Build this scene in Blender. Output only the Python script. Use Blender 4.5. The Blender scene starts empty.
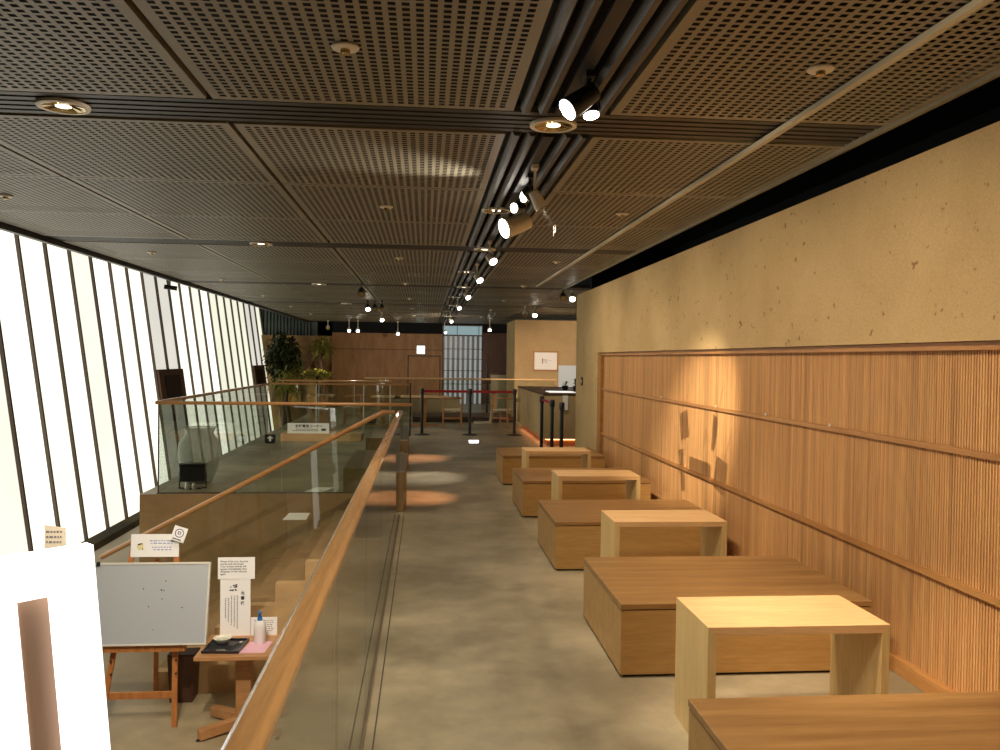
import bpy, bmesh, math, random
from mathutils import Vector, Matrix
random.seed(7)
C = bpy.context.scene.collection
PI = math.pi
ORD = ['first','second','third','fourth','fifth','sixth','seventh','eighth','ninth','tenth','eleventh','twelfth','thirteenth','fourteenth','fifteenth','sixteenth','seventeenth','eighteenth','nineteenth','twentieth']

# ------------------------------------------------------------------ materials
def s2l(c):
    return tuple((x/255/12.92 if x/255 <= .04045 else ((x/255+.055)/1.055)**2.4) for x in c)
def newmat(name):
    m = bpy.data.materials.new(name); m.use_nodes = True
    nt = m.node_tree
    return m, nt, nt.nodes['Principled BSDF']
def plain(name, col, rough=.5, metal=0, emit=0, ecol=None, spec=.5):
    m, nt, b = newmat(name)
    b.inputs['Base Color'].default_value = (*col, 1)
    b.inputs['Roughness'].default_value = rough
    b.inputs['Metallic'].default_value = metal
    b.inputs['Specular IOR Level'].default_value = spec
    if emit:
        b.inputs['Emission Color'].default_value = (*(ecol or col), 1)
        b.inputs['Emission Strength'].default_value = emit
    return m
def coords(nt, scale, rot=(0,0,0)):
    tc = nt.nodes.new('ShaderNodeTexCoord'); mp = nt.nodes.new('ShaderNodeMapping')
    mp.inputs['Scale'].default_value = scale; mp.inputs['Rotation'].default_value = rot
    nt.links.new(tc.outputs['Object'], mp.inputs['Vector']); return mp
def noise(nt, vec, scale, detail=4, rough=.55):
    n = nt.nodes.new('ShaderNodeTexNoise'); n.inputs['Scale'].default_value = scale
    n.inputs['Detail'].default_value = detail; n.inputs['Roughness'].default_value = rough
    nt.links.new(vec.outputs[0], n.inputs['Vector']); return n
def ramp(nt, src, stops):
    r = nt.nodes.new('ShaderNodeValToRGB')
    while len(r.color_ramp.elements) < len(stops): r.color_ramp.elements.new(.5)
    for e, (p, c) in zip(r.color_ramp.elements, stops):
        e.position = p; e.color = (*c, 1)
    nt.links.new(src, r.inputs['Fac']); return r
def mixc(nt, fac, a, b, mode='MIX'):
    n = nt.nodes.new('ShaderNodeMix'); n.data_type = 'RGBA'; n.blend_type = mode
    if isinstance(fac, float): n.inputs[0].default_value = fac
    else: nt.links.new(fac, n.inputs[0])
    nt.links.new(a, n.inputs[6]); nt.links.new(b, n.inputs[7]); return n.outputs[2]
def bump(nt, b, src, strength, dist=.01):
    n = nt.nodes.new('ShaderNodeBump'); n.inputs['Strength'].default_value = strength
    n.inputs['Distance'].default_value = dist
    nt.links.new(src, n.inputs['Height']); nt.links.new(n.outputs[0], b.inputs['Normal'])
def wood(name, light, dark, axis='x', rough=.4, bands=9, contrast=1.0, coat=0):
    m, nt, b = newmat(name)
    long_, cross = .7, bands
    sc = {'x': (long_, cross, cross), 'y': (cross, long_, cross), 'z': (cross, cross, long_)}[axis]
    mp = coords(nt, sc)
    n1 = noise(nt, mp, 1.6, 3); n2 = noise(nt, mp, 9, 5, .7)
    lo = .5-.22/contrast; hi = .5+.22/contrast
    mid = tuple((a+c)/2 for a, c in zip(light, dark))
    r1 = ramp(nt, n1.outputs[0], [(lo, dark), (.5, mid), (hi, light)])
    r2 = ramp(nt, n2.outputs[0], [(.3, (.82,.8,.78)), (.7, (1.08,1.08,1.08))])
    col = mixc(nt, 1.0, r1.outputs[0], r2.outputs[0], 'MULTIPLY')
    nt.links.new(col, b.inputs['Base Color'])
    b.inputs['Roughness'].default_value = rough
    b.inputs['Coat Weight'].default_value = coat
    bump(nt, b, n2.outputs[0], .05, .003)
    return m
def plaster():
    m, nt, b = newmat('earthen_plaster')
    mp = coords(nt, (1,1,1))
    n1 = noise(nt, mp, 1.3, 5, .6); n2 = noise(nt, mp, 14, 3, .6); n3 = noise(nt, mp, 90, 2)
    r1 = ramp(nt, n1.outputs[0], [(.35, s2l((190,162,116))), (.65, s2l((204,176,130)))])
    r2 = ramp(nt, n2.outputs[0], [(.30, (.52,.46,.38)), (.345, (1,1,1))])
    r3 = ramp(nt, n3.outputs[0], [(.3, (.88,.88,.88)), (.7, (1.05,1.05,1.05))])
    c = mixc(nt, 1.0, r1.outputs[0], r2.outputs[0], 'MULTIPLY'); c = mixc(nt, 1.0, c, r3.outputs[0], 'MULTIPLY')
    nt.links.new(c, b.inputs['Base Color']); b.inputs['Roughness'].default_value = .9
    b.inputs['Specular IOR Level'].default_value = .2
    bump(nt, b, n3.outputs[0], .2, .004); return m
def concrete(name, c1, c2, rough=.38):
    m, nt, b = newmat(name)
    mp = coords(nt, (1,1,1))
    n1 = noise(nt, mp, .9, 6, .62); n2 = noise(nt, mp, 6, 5, .6); n3 = noise(nt, mp, 60, 2)
    r1 = ramp(nt, n1.outputs[0], [(.38, c1), (.62, c2)])
    r2 = ramp(nt, n2.outputs[0], [(.3, (.85,.85,.84)), (.7, (1.08,1.07,1.05))])
    c = mixc(nt, 1.0, r1.outputs[0], r2.outputs[0], 'MULTIPLY')
    nt.links.new(c, b.inputs['Base Color'])
    r4 = ramp(nt, n2.outputs[0], [(.3, (rough-.06,)*3), (.7, (rough+.1,)*3)])
    nt.links.new(r4.outputs[0], b.inputs['Roughness'])
    bump(nt, b, n3.outputs[0], .04, .002); return m
def glass(name, tint=(.93,.955,.925), ior=1.5):
    m = bpy.data.materials.new(name); m.use_nodes = True; nt = m.node_tree; nt.nodes.clear()
    o = nt.nodes.new('ShaderNodeOutputMaterial'); mx = nt.nodes.new('ShaderNodeMixShader')
    t = nt.nodes.new('ShaderNodeBsdfTransparent'); t.inputs[0].default_value = (*tint, 1)
    g = nt.nodes.new('ShaderNodeBsdfGlossy'); g.inputs['Roughness'].default_value = .02
    f = nt.nodes.new('ShaderNodeFresnel')
    ge = nt.nodes.new('ShaderNodeNewGeometry'); mr = nt.nodes.new('ShaderNodeMapRange')
    mr.inputs['To Min'].default_value = ior; mr.inputs['To Max'].default_value = 1/ior
    nt.links.new(ge.outputs['Backfacing'], mr.inputs['Value']); nt.links.new(mr.outputs[0], f.inputs[0])
    nt.links.new(f.outputs[0], mx.inputs[0]); nt.links.new(t.outputs[0], mx.inputs[1])
    nt.links.new(g.outputs[0], mx.inputs[2]); nt.links.new(mx.outputs[0], o.inputs[0]); return m
def glow_panel(name, col, strength, seed):
    m, nt, b = newmat(name)
    mp = coords(nt, (.6,.35,.5)); mp.inputs['Location'].default_value = (seed*3.7, seed, 0)
    n = noise(nt, mp, 1.2, 3)
    r = ramp(nt, n.outputs[0], [(.3, tuple(x*.88 for x in col)), (.7, col)])
    b.inputs['Base Color'].default_value = (.3,.29,.26,1); b.inputs['Roughness'].default_value = .6
    nt.links.new(r.outputs[0], b.inputs['Emission Color'])
    b.inputs['Emission Strength'].default_value = strength; return m

M = {}
M['ceil'] = plain('taupe_painted_metal', s2l((140,131,110)), .42, .0)
M['beam'] = plain('dark_grey_metal', s2l((50,46,40)), .45)
M['fin'] = plain('grey_fin_metal', s2l((74,69,60)), .45, .0)
M['black'] = plain('matt_black', (.012,.012,.013), .5)
M['void'] = plain('void_black', (.006,.0065,.008), .9)
M['blackm'] = plain('black_enamel', (.015,.015,.017), .3)
M['white'] = plain('white_enamel', s2l((228,220,200)), .4)
M['paper'] = plain('white_paper', s2l((252,250,246)), .7)
M['ink'] = plain('black_ink', (.03,.03,.035), .7)
M['blueink'] = plain('blue_ink', s2l((120,135,205)), .7)
M['purple'] = plain('purple_ink', s2l((90,70,140)), .7)
M['yellow'] = plain('pale_yellow', s2l((235,225,160)), .7)
M['lens'] = plain('lit_lens', (1,.95,.85), .3, 0, 14, (1,.93,.82))
M['lensdim'] = plain('lamp_glow', (1,.9,.7), .3, 0, 6, (1,.85,.6))
M['gold'] = plain('gold_reflector', s2l((215,190,140)), .18, .9)
M['plaster'] = plaster()
M['floor'] = concrete('concrete_floor', s2l((140,128,104)), s2l((186,172,144)))
M['lowfloor'] = concrete('lower_concrete', s2l((150,134,102)), s2l((172,154,120)), .5)
M['earth'] = concrete('brown_render', s2l((140,112,72)), s2l((158,128,86)), .7)
M['step'] = concrete('tan_step', s2l((186,152,106)), s2l((200,166,118)), .6)
M['glass'] = glass('clear_glass')
M['frost'] = glass('frosted_glass', (.86,.86,.82), 1.5)
nt=M['frost'].node_tree; out=[n for n in nt.nodes if n.type=='OUTPUT_MATERIAL'][0]; old=out.inputs[0].links[0].from_socket
df=nt.nodes.new('ShaderNodeBsdfDiffuse'); df.inputs[0].default_value=(.55,.55,.52,1); tl=nt.nodes.new('ShaderNodeBsdfTranslucent'); tl.inputs[0].default_value=(.6,.6,.56,1)
m1=nt.nodes.new('ShaderNodeMixShader'); nt.links.new(df.outputs[0],m1.inputs[1]); nt.links.new(tl.outputs[0],m1.inputs[2])
m2=nt.nodes.new('ShaderNodeMixShader'); m2.inputs[0].default_value=.3; nt.links.new(old,m2.inputs[1]); nt.links.new(m1.outputs[0],m2.inputs[2]); nt.links.new(m2.outputs[0],out.inputs[0])
M['bench'] = wood('bench_top_oak', s2l((184,142,90)), s2l((142,102,58)), 'x', .33, 10, .8)
M['benchb'] = wood('bench_side_oak_lit', s2l((206,164,102)), s2l((180,138,80)), 'x', .42, 8, .7)  # paler than the seat: luminous wall's glow put into the side colour
M['table'] = wood('pale_maple', s2l((236,196,144)), s2l((214,172,122)), 'x', .35, 8, .7)
M['slat'] = wood('cedar_slats', s2l((214,158,96)), s2l((158,104,58)), 'z', .5, 5, 1.3)
M['trimw'] = wood('cedar_trim_y', s2l((198,146,88)), s2l((168,116,64)), 'y', .45, 8, 1)
M['rail'] = wood('handrail_wood', s2l((226,178,118)), s2l((190,138,84)), 'y', .25, 12, .8, .4)
M['railx'] = wood('handrail_wood_x', s2l((206,156,100)), s2l((166,116,68)), 'x', .28, 12, .8, .4)
M['easel'] = wood('easel_wood', s2l((208,138,76)), s2l((176,108,56)), 'z', .4, 14, .9)
M['pedestal'] = wood('pedestal_wood', s2l((206,152,98)), s2l((176,122,72)), 'x', .4, 9, .8)
M['back'] = wood('back_wall_wood', s2l((182,132,82)), s2l((150,102,58)), 'z', .5, 3, 1)
M['darkwood'] = wood('dark_wood', s2l((96,62,40)), s2l((64,38,24)), 'z', .5, 6, 1)
M['mull'] = plain('bronze_mullion', s2l((84,68,50)), .5)
M['vent'] = plain('brown_vent', s2l((98,66,42)), .6)
M['ventd'] = plain('dark_brown_recess', s2l((52,30,20)), .7)
M['red'] = plain('red_belt', s2l((168,20,30)), .6)
M['steel'] = plain('brushed_steel', s2l((190,185,175)), .3, .8)
M['board'] = plain('grey_white_board', s2l((186,190,192)), .35)
M['alu'] = plain('white_aluminium', s2l((225,220,205)), .35)
M['tray'] = plain('black_tray', (.02,.02,.024), .3)
M['bluep'] = plain('blue_plastic', s2l((60,130,200)), .35)
M['bottle'] = plain('milky_plastic', s2l((236,228,222)), .3)
M['pink'] = plain('pink_paper', s2l((240,188,200)), .7)
M['teal'] = plain('teal_grey_panel', s2l((92,104,98)), .6)
M['leaf'] = plain('dark_leaf', s2l((52,60,26)), .5)
M['leaf2'] = plain('yellow_green_leaf', s2l((140,134,58)), .5)
M['rock'] = concrete('rock_face', s2l((110,84,52)), s2l((176,138,84)), .85)
M['moss'] = concrete('mossy_soil', s2l((48,42,22)), s2l((88,74,40)), .95)
M['frameglow'] = plain('white_frame_glow', (1,1,1), .5, 0, 1.6, (1,.97,.93))  # glow takes the place of strong light falling on the white frame
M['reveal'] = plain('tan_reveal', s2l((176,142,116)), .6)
M['curtain'] = plain('pale_curtain', s2l((190,194,190)), .8)
M['olivewood'] = wood('olive_brown_wood', s2l((136,116,80)), s2l((112,94,62)), 'y', .4, 8, .8)
M['beige'] = plain('beige_card', s2l((226,212,186)), .7)

# ------------------------------------------------------------------ mesh helpers
class MB:
    def __init__(s): s.v=[]; s.f=[]; s.mi=[]; s.sm=[]
    def add(s, v, f, mi=0, smooth=False):
        o = len(s.v); s.v += [tuple(p) for p in v]
        s.f += [tuple(i+o for i in q) for q in f]; s.mi += [mi]*len(f); s.sm += [smooth]*len(f); return s
    def box(s, x0,x1,y0,y1,z0,z1, mi=0):
        v=[(x0,y0,z0),(x1,y0,z0),(x1,y1,z0),(x0,y1,z0),(x0,y0,z1),(x1,y0,z1),(x1,y1,z1),(x0,y1,z1)]
        return s.add(v,[(0,3,2,1),(4,5,6,7),(0,1,5,4),(1,2,6,5),(2,3,7,6),(3,0,4,7)],mi)
    def bar(s, a, b, w, d, up=(0,0,1), mi=0):
        a=Vector(a); b=Vector(b); t=(b-a).normalized(); u=Vector(up)
        r=t.cross(u)
        if r.length<1e-4: r=t.cross(Vector((0,1,0)))
        r.normalize(); u=r.cross(t).normalized(); v=[]
        for p in (a,b):
            for i,j in ((-1,-1),(1,-1),(1,1),(-1,1)): v.append(p+r*(i*w/2)+u*(j*d/2))
        return s.add(v,[(0,3,2,1),(4,5,6,7),(0,1,5,4),(1,2,6,5),(2,3,7,6),(3,0,4,7)],mi)
    def prism(s, pts, e, mi=0):
        n=len(pts); e=Vector(e); v=[Vector(p) for p in pts]; v=v+[p+e for p in v]
        f=[tuple(range(n))[::-1],tuple(range(n,2*n))]+[(i,(i+1)%n,n+(i+1)%n,n+i) for i in range(n)]
        return s.add(v,f,mi)
    def tube(s, pts, rad, n=12, cap=True, mi=0, squash=1.0):
        pts=[Vector(p) for p in pts]; R=rad if isinstance(rad,(list,tuple)) else [rad]*len(pts)
        v=[]; f=[]; pr=None
        for i,p in enumerate(pts):
            t=(pts[min(i+1,len(pts)-1)]-pts[max(i-1,0)]).normalized()
            ref=Vector((0,0,1)) if abs(t.z)<.9 else Vector((0,1,0))
            r=t.cross(ref).normalized(); u=r.cross(t).normalized()
            for k in range(n):
                a=2*PI*(k+.5)/n; v.append(p+r*math.cos(a)*R[i]+u*math.sin(a)*R[i]*squash)
        for i in range(len(pts)-1):
            for k in range(n):
                f.append((i*n+k,i*n+(k+1)%n,(i+1)*n+(k+1)%n,(i+1)*n+k))
        s.add(v,f,mi,True)
        if cap:
            o=len(s.v); m=len(pts)
            s.add([v[k] for k in range(n)],[tuple(range(n))],mi); s.add([v[(m-1)*n+k] for k in range(n)],[tuple(range(n))[::-1]],mi)
        return s
    def lathe(s, prof, c=(0,0,0), n=24, mi=0, cap=True):
        v=[]; f=[]
        for r,z in prof:
            for k in range(n):
                a=2*PI*k/n; v.append((c[0]+r*math.cos(a),c[1]+r*math.sin(a),c[2]+z))
        for i in range(len(prof)-1):
            for k in range(n): f.append((i*n+k,i*n+(k+1)%n,(i+1)*n+(k+1)%n,(i+1)*n+k))
        s.add(v,f,mi,True)
        for i in ((0,len(prof)-1) if cap else ()):
            if prof[i][0]>1e-4: s.add([v[i*n+k] for k in range(n)],[tuple(range(n))],mi)
        return s
    def build(s, name, mats, parent=None, bevel=0, recalc=True):
        me=bpy.data.meshes.new(name); me.from_pydata(s.v,[],s.f)
        for m in (mats if isinstance(mats,(list,tuple)) else [mats]): me.materials.append(m)
        me.polygons.foreach_set('material_index', s.mi); me.polygons.foreach_set('use_smooth', s.sm)
        if recalc:
            bm=bmesh.new(); bm.from_mesh(me); bmesh.ops.remove_doubles(bm,verts=bm.verts,dist=1e-5) if len(s.v)<20000 else None
            bmesh.ops.recalc_face_normals(bm,faces=bm.faces); bm.to_mesh(me); bm.free()
        if any(s.sm): me.set_sharp_from_angle(angle=math.radians(40))
        me.update()
        o=bpy.data.objects.new(name,me); C.objects.link(o)
        if parent: o.parent=parent
        if bevel:
            b=o.modifiers.new('bevel','BEVEL'); b.width=bevel; b.segments=2; b.limit_method='ANGLE'
        return o
def tag(o, label, cat, group=None):
    o['label']=label; o['category']=cat
    if group: o['group']=group
    return o
def thing(name, label, cat, loc=(0,0,0), rz=0, group=None):
    o=bpy.data.objects.new(name,None); C.objects.link(o); o.location=loc; o.rotation_euler=(0,0,rz)
    o.empty_display_size=.1
    return tag(o,label,cat,group)
def struct(o): o['kind']='structure'; return o
def sroot(name, loc=(0,0,0)):
    o=bpy.data.objects.new(name,None); C.objects.link(o); o.location=loc; return struct(o)
def kids(o): return [c for c in C.objects if c.parent==o]
def copy_tree(o, parent=None):
    c=o.copy(); C.objects.link(c); c.parent=parent
    for ch in kids(o): copy_tree(ch,c)
    return c
def text(name, body, size, loc, rot, mat, parent, ax='LEFT', sp=1.0, line=1.0, bold=0):
    cu=bpy.data.curves.new('t','FONT'); cu.body=body; cu.size=size; cu.align_x=ax; cu.space_line=line
    cu.space_character=sp; cu.extrude=.0004; cu.offset=bold
    to=bpy.data.objects.new('t',cu); C.objects.link(to)
    bpy.context.view_layer.update()
    me=bpy.data.meshes.new_from_object(to.evaluated_get(bpy.context.evaluated_depsgraph_get()))
    bpy.data.objects.remove(to); me.materials.clear(); me.materials.append(mat)
    o=bpy.data.objects.new(name,me); C.objects.link(o); o.parent=parent; o.location=loc; o.rotation_euler=rot
    return o

# ------------------------------------------------------------------ camera
cam=bpy.data.cameras.new('camera'); co=bpy.data.objects.new('camera',cam); C.objects.link(co)
cam.sensor_width=36; cam.lens=830/1000*36; cam.clip_start=.05; cam.clip_end=200
yaw,pitch,roll=0.09035648,-0.01930313,0.013
w=Vector((math.sin(yaw)*math.cos(pitch),math.cos(yaw)*math.cos(pitch),math.sin(pitch)))
r0=Vector((math.cos(yaw),-math.sin(yaw),0)); u0=r0.cross(w)
r=math.cos(roll)*r0+math.sin(roll)*u0; u=-math.sin(roll)*r0+math.cos(roll)*u0
co.matrix_world=Matrix(((r.x,u.x,-w.x,0),(r.y,u.y,-w.y,0),(r.z,u.z,-w.z,1.65),(0,0,0,1)))
bpy.context.scene.camera=co

H=2.85; LOW=-1.35; EDGE=-.34; YB=30.0
# ------------------------------------------------------------------ floors, stair, platform
f=MB().box(EDGE,7,-3,32,-.2,0).box(-3.33,EDGE,10.1,32,-.2,0).box(-.78,EDGE,7.6,10.1,-.2,0)
struct(f.build('floor',M['floor']))
struct(MB().box(-9,-.2,-3,33,LOW-.1,LOW).build('floor_lower',M['lowfloor']))
struct(MB().box(EDGE,EDGE+.1,-3,7.5,LOW,-.2).build('wall_under_walkway',M['earth']))
o=MB().box(-3.33,-3.2,10.2,32,LOW,-.2).box(-3.33,-.34,10.09,10.2,LOW,-.2).box(-3.33,-.34,10.085,10.1,-.2,-.001)
struct(o.build('wall_platform',M['earth']))
# stair: stepped block
NX=[-.78-.262*k for k in range(7)]
pts=[(EDGE,7.52,LOW),(EDGE,7.52,0),(NX[0],7.52,0)]
for k in range(1,7):
    z=-.1929*k; pts+= [(NX[k-1],7.52,z),(NX[k],7.52,z)]
pts.append((NX[6],7.52,LOW))
st=MB().prism([(a,7.62,c) for a,b_,c in pts],(0,2.47,0)).build('floor_stair',M['earth']); struct(st)
struct(MB().prism([(a-.004,b_,c+.004 if c>LOW else c) for a,b_,c in pts],(0,.10,0)).build('trim_stair_side',M['step']))
# floor groove beside the glass
struct(MB().box(-.205,-.198,.5,8.8,0,.0015).build('trim_floor_groove',plain('groove_grey',s2l((84,76,62)),.7)))

# ------------------------------------------------------------------ ceiling
ceil=struct(MB().box(-9,7,-3,33,3.5,3.6).build('ceiling',M['void']))
def perf_panel(W,L,px=.048,py=.044,hx=.027,hy=.026,mg=.03):
    nx=int((W-2*mg)/px); ny=int((L-2*mg)/py)
    ox=(W-nx*px)/2+(px-hx)/2; oy=(L-ny*py)/2+(py-hy)/2
    xs=[0]; ys=[0]
    for i in range(nx): xs+=[ox+i*px, ox+i*px+hx]
    for j in range(ny): ys+=[oy+j*py, oy+j*py+hy]
    xs.append(W); ys.append(L)
    v=[(x-W/2,y-L/2,0) for y in ys for x in xs]; n=len(xs); fc=[]
    for j in range(len(ys)-1):
        for i in range(n-1):
            if i%2==1 and j%2==1: continue
            fc.append((j*n+i,(j+1)*n+i,(j+1)*n+i+1,j*n+i+1))
    mb=MB().add(v,fc)
    for x0,x1,y0,y1 in ((-W/2,-W/2+.004,-L/2,L/2),(W/2-.004,W/2,-L/2,L/2),(-W/2,W/2,-L/2,-L/2+.004),(-W/2,W/2,L/2-.004,L/2)):
        mb.box(x0,x1,y0,y1,.0005,.05)
    return mb
BY=[-.655+4.88*k for k in range(7)]       # cross beams
CX=[-3.18,-1.74,-.295,1.595]
pp=None
rowL=1.49
for b in range(6):
    for rr in range(3):
        y=BY[b]+.20+rowL*(rr+.5)+.004*rr
        cols=list(CX)+([3.03,4.47] if y>14.2 else [])
        for x in cols:
            if pp is None:
                pp=perf_panel(1.415,rowL-.012).build('perforated_panel',M['ceil'],ceil,recalc=False); q=pp
            else: q=pp.copy(); C.objects.link(q)
            q.location=(x,y,H)
for yb in BY:
    x1=5.2 if yb>13 else 2.3
    mb=MB().box(-3.92,x1,yb-.19,yb+.19,H+.03,H+.06)
    for k in range(5):
        yy=yb-.152+.076*k
        mb.prism([(-3.92,yy-.033,H+.03),(-3.92,yy-.024,H+.006),(-3.92,yy+.024,H+.006),(-3.92,yy+.033,H+.03)],(x1+3.92,0,0))
    mb.build('cross_beam',M['beam'],ceil)
for b in range(6):
    ya,yb=BY[b]+.195,BY[b+1]-.195
    for x in (.475,.560,.755,.840):
        MB().prism([(x-.030,ya,H+.10),(x-.030,ya,H+.02),(x-.012,ya,H-.01),(x+.012,ya,H-.01),(x+.030,ya,H+.02),(x+.030,ya,H+.10)],(0,yb-ya,0)).build('channel_fin',M['fin'],ceil)
    MB().box(.40,.90,ya,yb,H+.12,H+.14).build('channel_back',M['void'],ceil)
    MB().box(.615,.655+.02,ya,yb,H-.01,H+.02).build('lighting_track',M['black'],ceil)
# edges
MB().box(2.30,2.325,-3,14.1,H-.02,H+.07).build('edge_trim',M['ceil'],ceil)
MB().box(-3.98,-3.92,-3,28.8,H-.05,H+.1).build('edge_trim',M['beam'],ceil)
MB().box(-3.98,5.2,28.6,28.66,H-.02,3.5).build('edge_trim',M['void'],ceil)
MB().box(1.775,1.80,-3,13.4,H-.028,H-.004).box(1.815,1.822,-3,13.4,H-.02,H-.004).build('curtain_rail',plain('pale_rail',s2l((205,194,168)),.4),ceil)

# ------------------------------------------------------------------ right wall
PX=2.47; WX=2.54
wr=struct(MB().box(PX,PX+.22,-3,13.45,1.76,2.71).box(PX,PX+.22,11.75,13.45,0,1.76).box(WX+.035,PX+.22,-3,11.75,0,1.76).build('wall_right',M['plaster']))
# slatted panels, bays along Y
bay=.92; nb=16; y0=11.74-bay*nb
slatmats=[]
for i in range(5):
    a=(1.06,1.0,.96,.89,.78)[i]; slatmats.append(wood('cedar_slats_%d'%i, tuple(c*a for c in s2l((230,184,126))), tuple(c*a for c in s2l((202,152,98))), 'z', .5, 26, 1.2))
for i in range(nb):
    mb=MB(); ya=y0+bay*i; n=46; p=bay/n; tone=0
    for k in range(n):
        yy=ya+k*p
        if random.random()<.45: tone=random.choice((0,1,1,2,2,3,4))
        mb.prism([(WX+.03,yy+.001,.08),(WX+.012,yy+.004,.08),(WX+.012,yy+p-.006,.08),(WX+.03,yy+p-.003,.08)],(0,0,1.66),tone)
    mb.box(WX+.024,WX+.03,ya,ya+bay,.08,1.74)
    mb.build('slatted_panel',slatmats,wr,recalc=True)
for z in (1.24,.60):
    MB().box(WX-.012,WX+.014,y0,11.74,z-.014,z+.014).build('horizontal_rail',M['trimw'],wr)
MB().box(WX-.02,WX+.03,y0,11.75,0,.085).build('skirting',M['trimw'],wr,bevel=.003)
MB().box(WX-.03,WX+.03,y0,11.75,1.72,1.757).build('head_trim',M['trimw'],wr)
MB().box(WX-.03,WX+.03,11.72,11.75,0.085,1.72).build('end_trim',M['trimw'],wr)
for yy in (8.7,7.0,5.95,4.97):
    MB().lathe([(.009,0),(.009,.012),(.006,.02)],(WX-.018,yy,1.254),10).build('brass_clip',M['white'],wr)
struct(MB().box(PX+.22,7,13.35,13.45,0,3.5).box(PX+1.6,PX+1.7,-3,13.4,0,3.5).build('wall_right_void',M['void']))

# ------------------------------------------------------------------ left luminous wall
wl=sroot('wall_left')
BX=-5.31; SL=.139
def wx(z): return BX-SL*(z-LOW)
SP=.89; k0,k1=-7,20
glows=[]
for i,(c,s) in enumerate([((1,.965,.80),1.35),((1,.98,.86),1.7),((1,.965,.82),1.12),((1,.97,.83),1.5)]): glows.append(glow_panel('lit_panel_%d'%i,c,s,i))
gl_far=glow_panel('lit_panel_far',(.95,.95,.76),1.05,5); gl_dim=glow_panel('lit_panel_dim',(1,.97,.86),.8,6); gl_low=glow_panel('lit_panel_low',(.8,.78,.64),.34,7)
ZT=3.5
def wpoly(ya,yb,za,zb,off,th=.02):
    return MB().prism([(wx(za)+off,ya,za),(wx(za)+off,yb,za),(wx(zb)+off,yb,zb),(wx(zb)+off,ya,zb)],(-th,0,0))
for k in range(k0,k1):
    ya=12.7+SP*k; yb=ya+SP
    if k in (6,7,17,18):
        wpoly(ya,yb,1.33,ZT,0).build('light_panel',gl_dim,wl)
        wpoly(ya,yb,LOW+.05,.62,0).build('light_panel',gl_low,wl)
        continue
    m = gl_far if k>=12 else glows[(k*7)%4]
    wpoly(ya,yb,LOW+.05,ZT,0).build('light_panel',m,wl)
for k in range(k0,k1+1):
    if k in (7,18): 
        ya=12.7+SP*k
        wpoly(ya-.022,ya+.022,1.33,ZT,.05,.05).build('mullion',M['mull'],wl); wpoly(ya-.022,ya+.022,LOW,.62,.05,.05).build('mullion',M['mull'],wl); continue
    ya=12.7+SP*k
    wpoly(ya-.022,ya+.022,LOW,ZT,.05,.05).build('mullion',M['mull'],wl)
for k in (6,17):
    ya=12.7+SP*k
    v=wpoly(ya,ya+2*SP,.62,1.33,.10,.12).build('vent_box',M['vent'],wl)
    wpoly(ya+.35,ya+2*SP-.35,.72,1.2,.11,.012).build('vent_recess',M['ventd'],v)
MB().prism([(BX+.35,6,LOW),(BX+.28,6,LOW+.07),(BX+.1,6,LOW+.1),(BX-.05,6,LOW)],(0,25,0)).build('mossy_kerb',M['moss'],wl)
# far return of the luminous wall
struct(MB().box(-9,-8.9,-3,33,LOW,3.5).box(-9,7,-3.1,-3,LOW,3.5).build('wall_outer',M['void']))

# ------------------------------------------------------------------ far end
wb=struct(MB().box(-3.3,.62,YB,YB+.1,0,2.52).build('wall_back',M['back']))
MB().box(-.62,-.58,YB-.02,YB,0,1.73).box(.52,.56,YB-.02,YB,0,1.73).box(-.62,.56,YB-.02,YB,1.70,1.74).build('door_frame',M['darkwood'],wb)
MB().box(-3.3,.62,YB-.012,YB,1.93,1.95).build('panel_seam',M['darkwood'],wb)
struct(MB().box(-9,.62,YB+1.5,YB+1.6,-1.35,3.5).box(-3.3,.62,YB+.1,YB+.2,2.0,3.5).box(.55,2.3,YB-.05,YB+.15,2.86,3.5).box(2.07,7,YB+.1,YB+.2,0,3.5).build('wall_back_void',M['void']))
struct(MB().box(2.07,4,YB,YB+.1,0,2.58).build('wall_back_right',wood('plum_brown_panel',s2l((110,72,54)),s2l((84,52,38)),'z',.5,3,1)))
struct(MB().box(-7,-3.9,30.6,30.7,2.3,3.5).build('wall_back_teal',M['teal']))
struct(MB().box(-7,-3.3,30.3,30.4,LOW,2.4).build('wall_garden',M['rock']))
# ribs on the teal panel
rib=MB()
for i in range(24): rib.box(-6.9+i*.12,-6.88+i*.12,30.56,30.6,2.4,3.5)
rib.build('teal_rib',M['void'],bpy.data.objects['wall_back_teal'])
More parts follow.
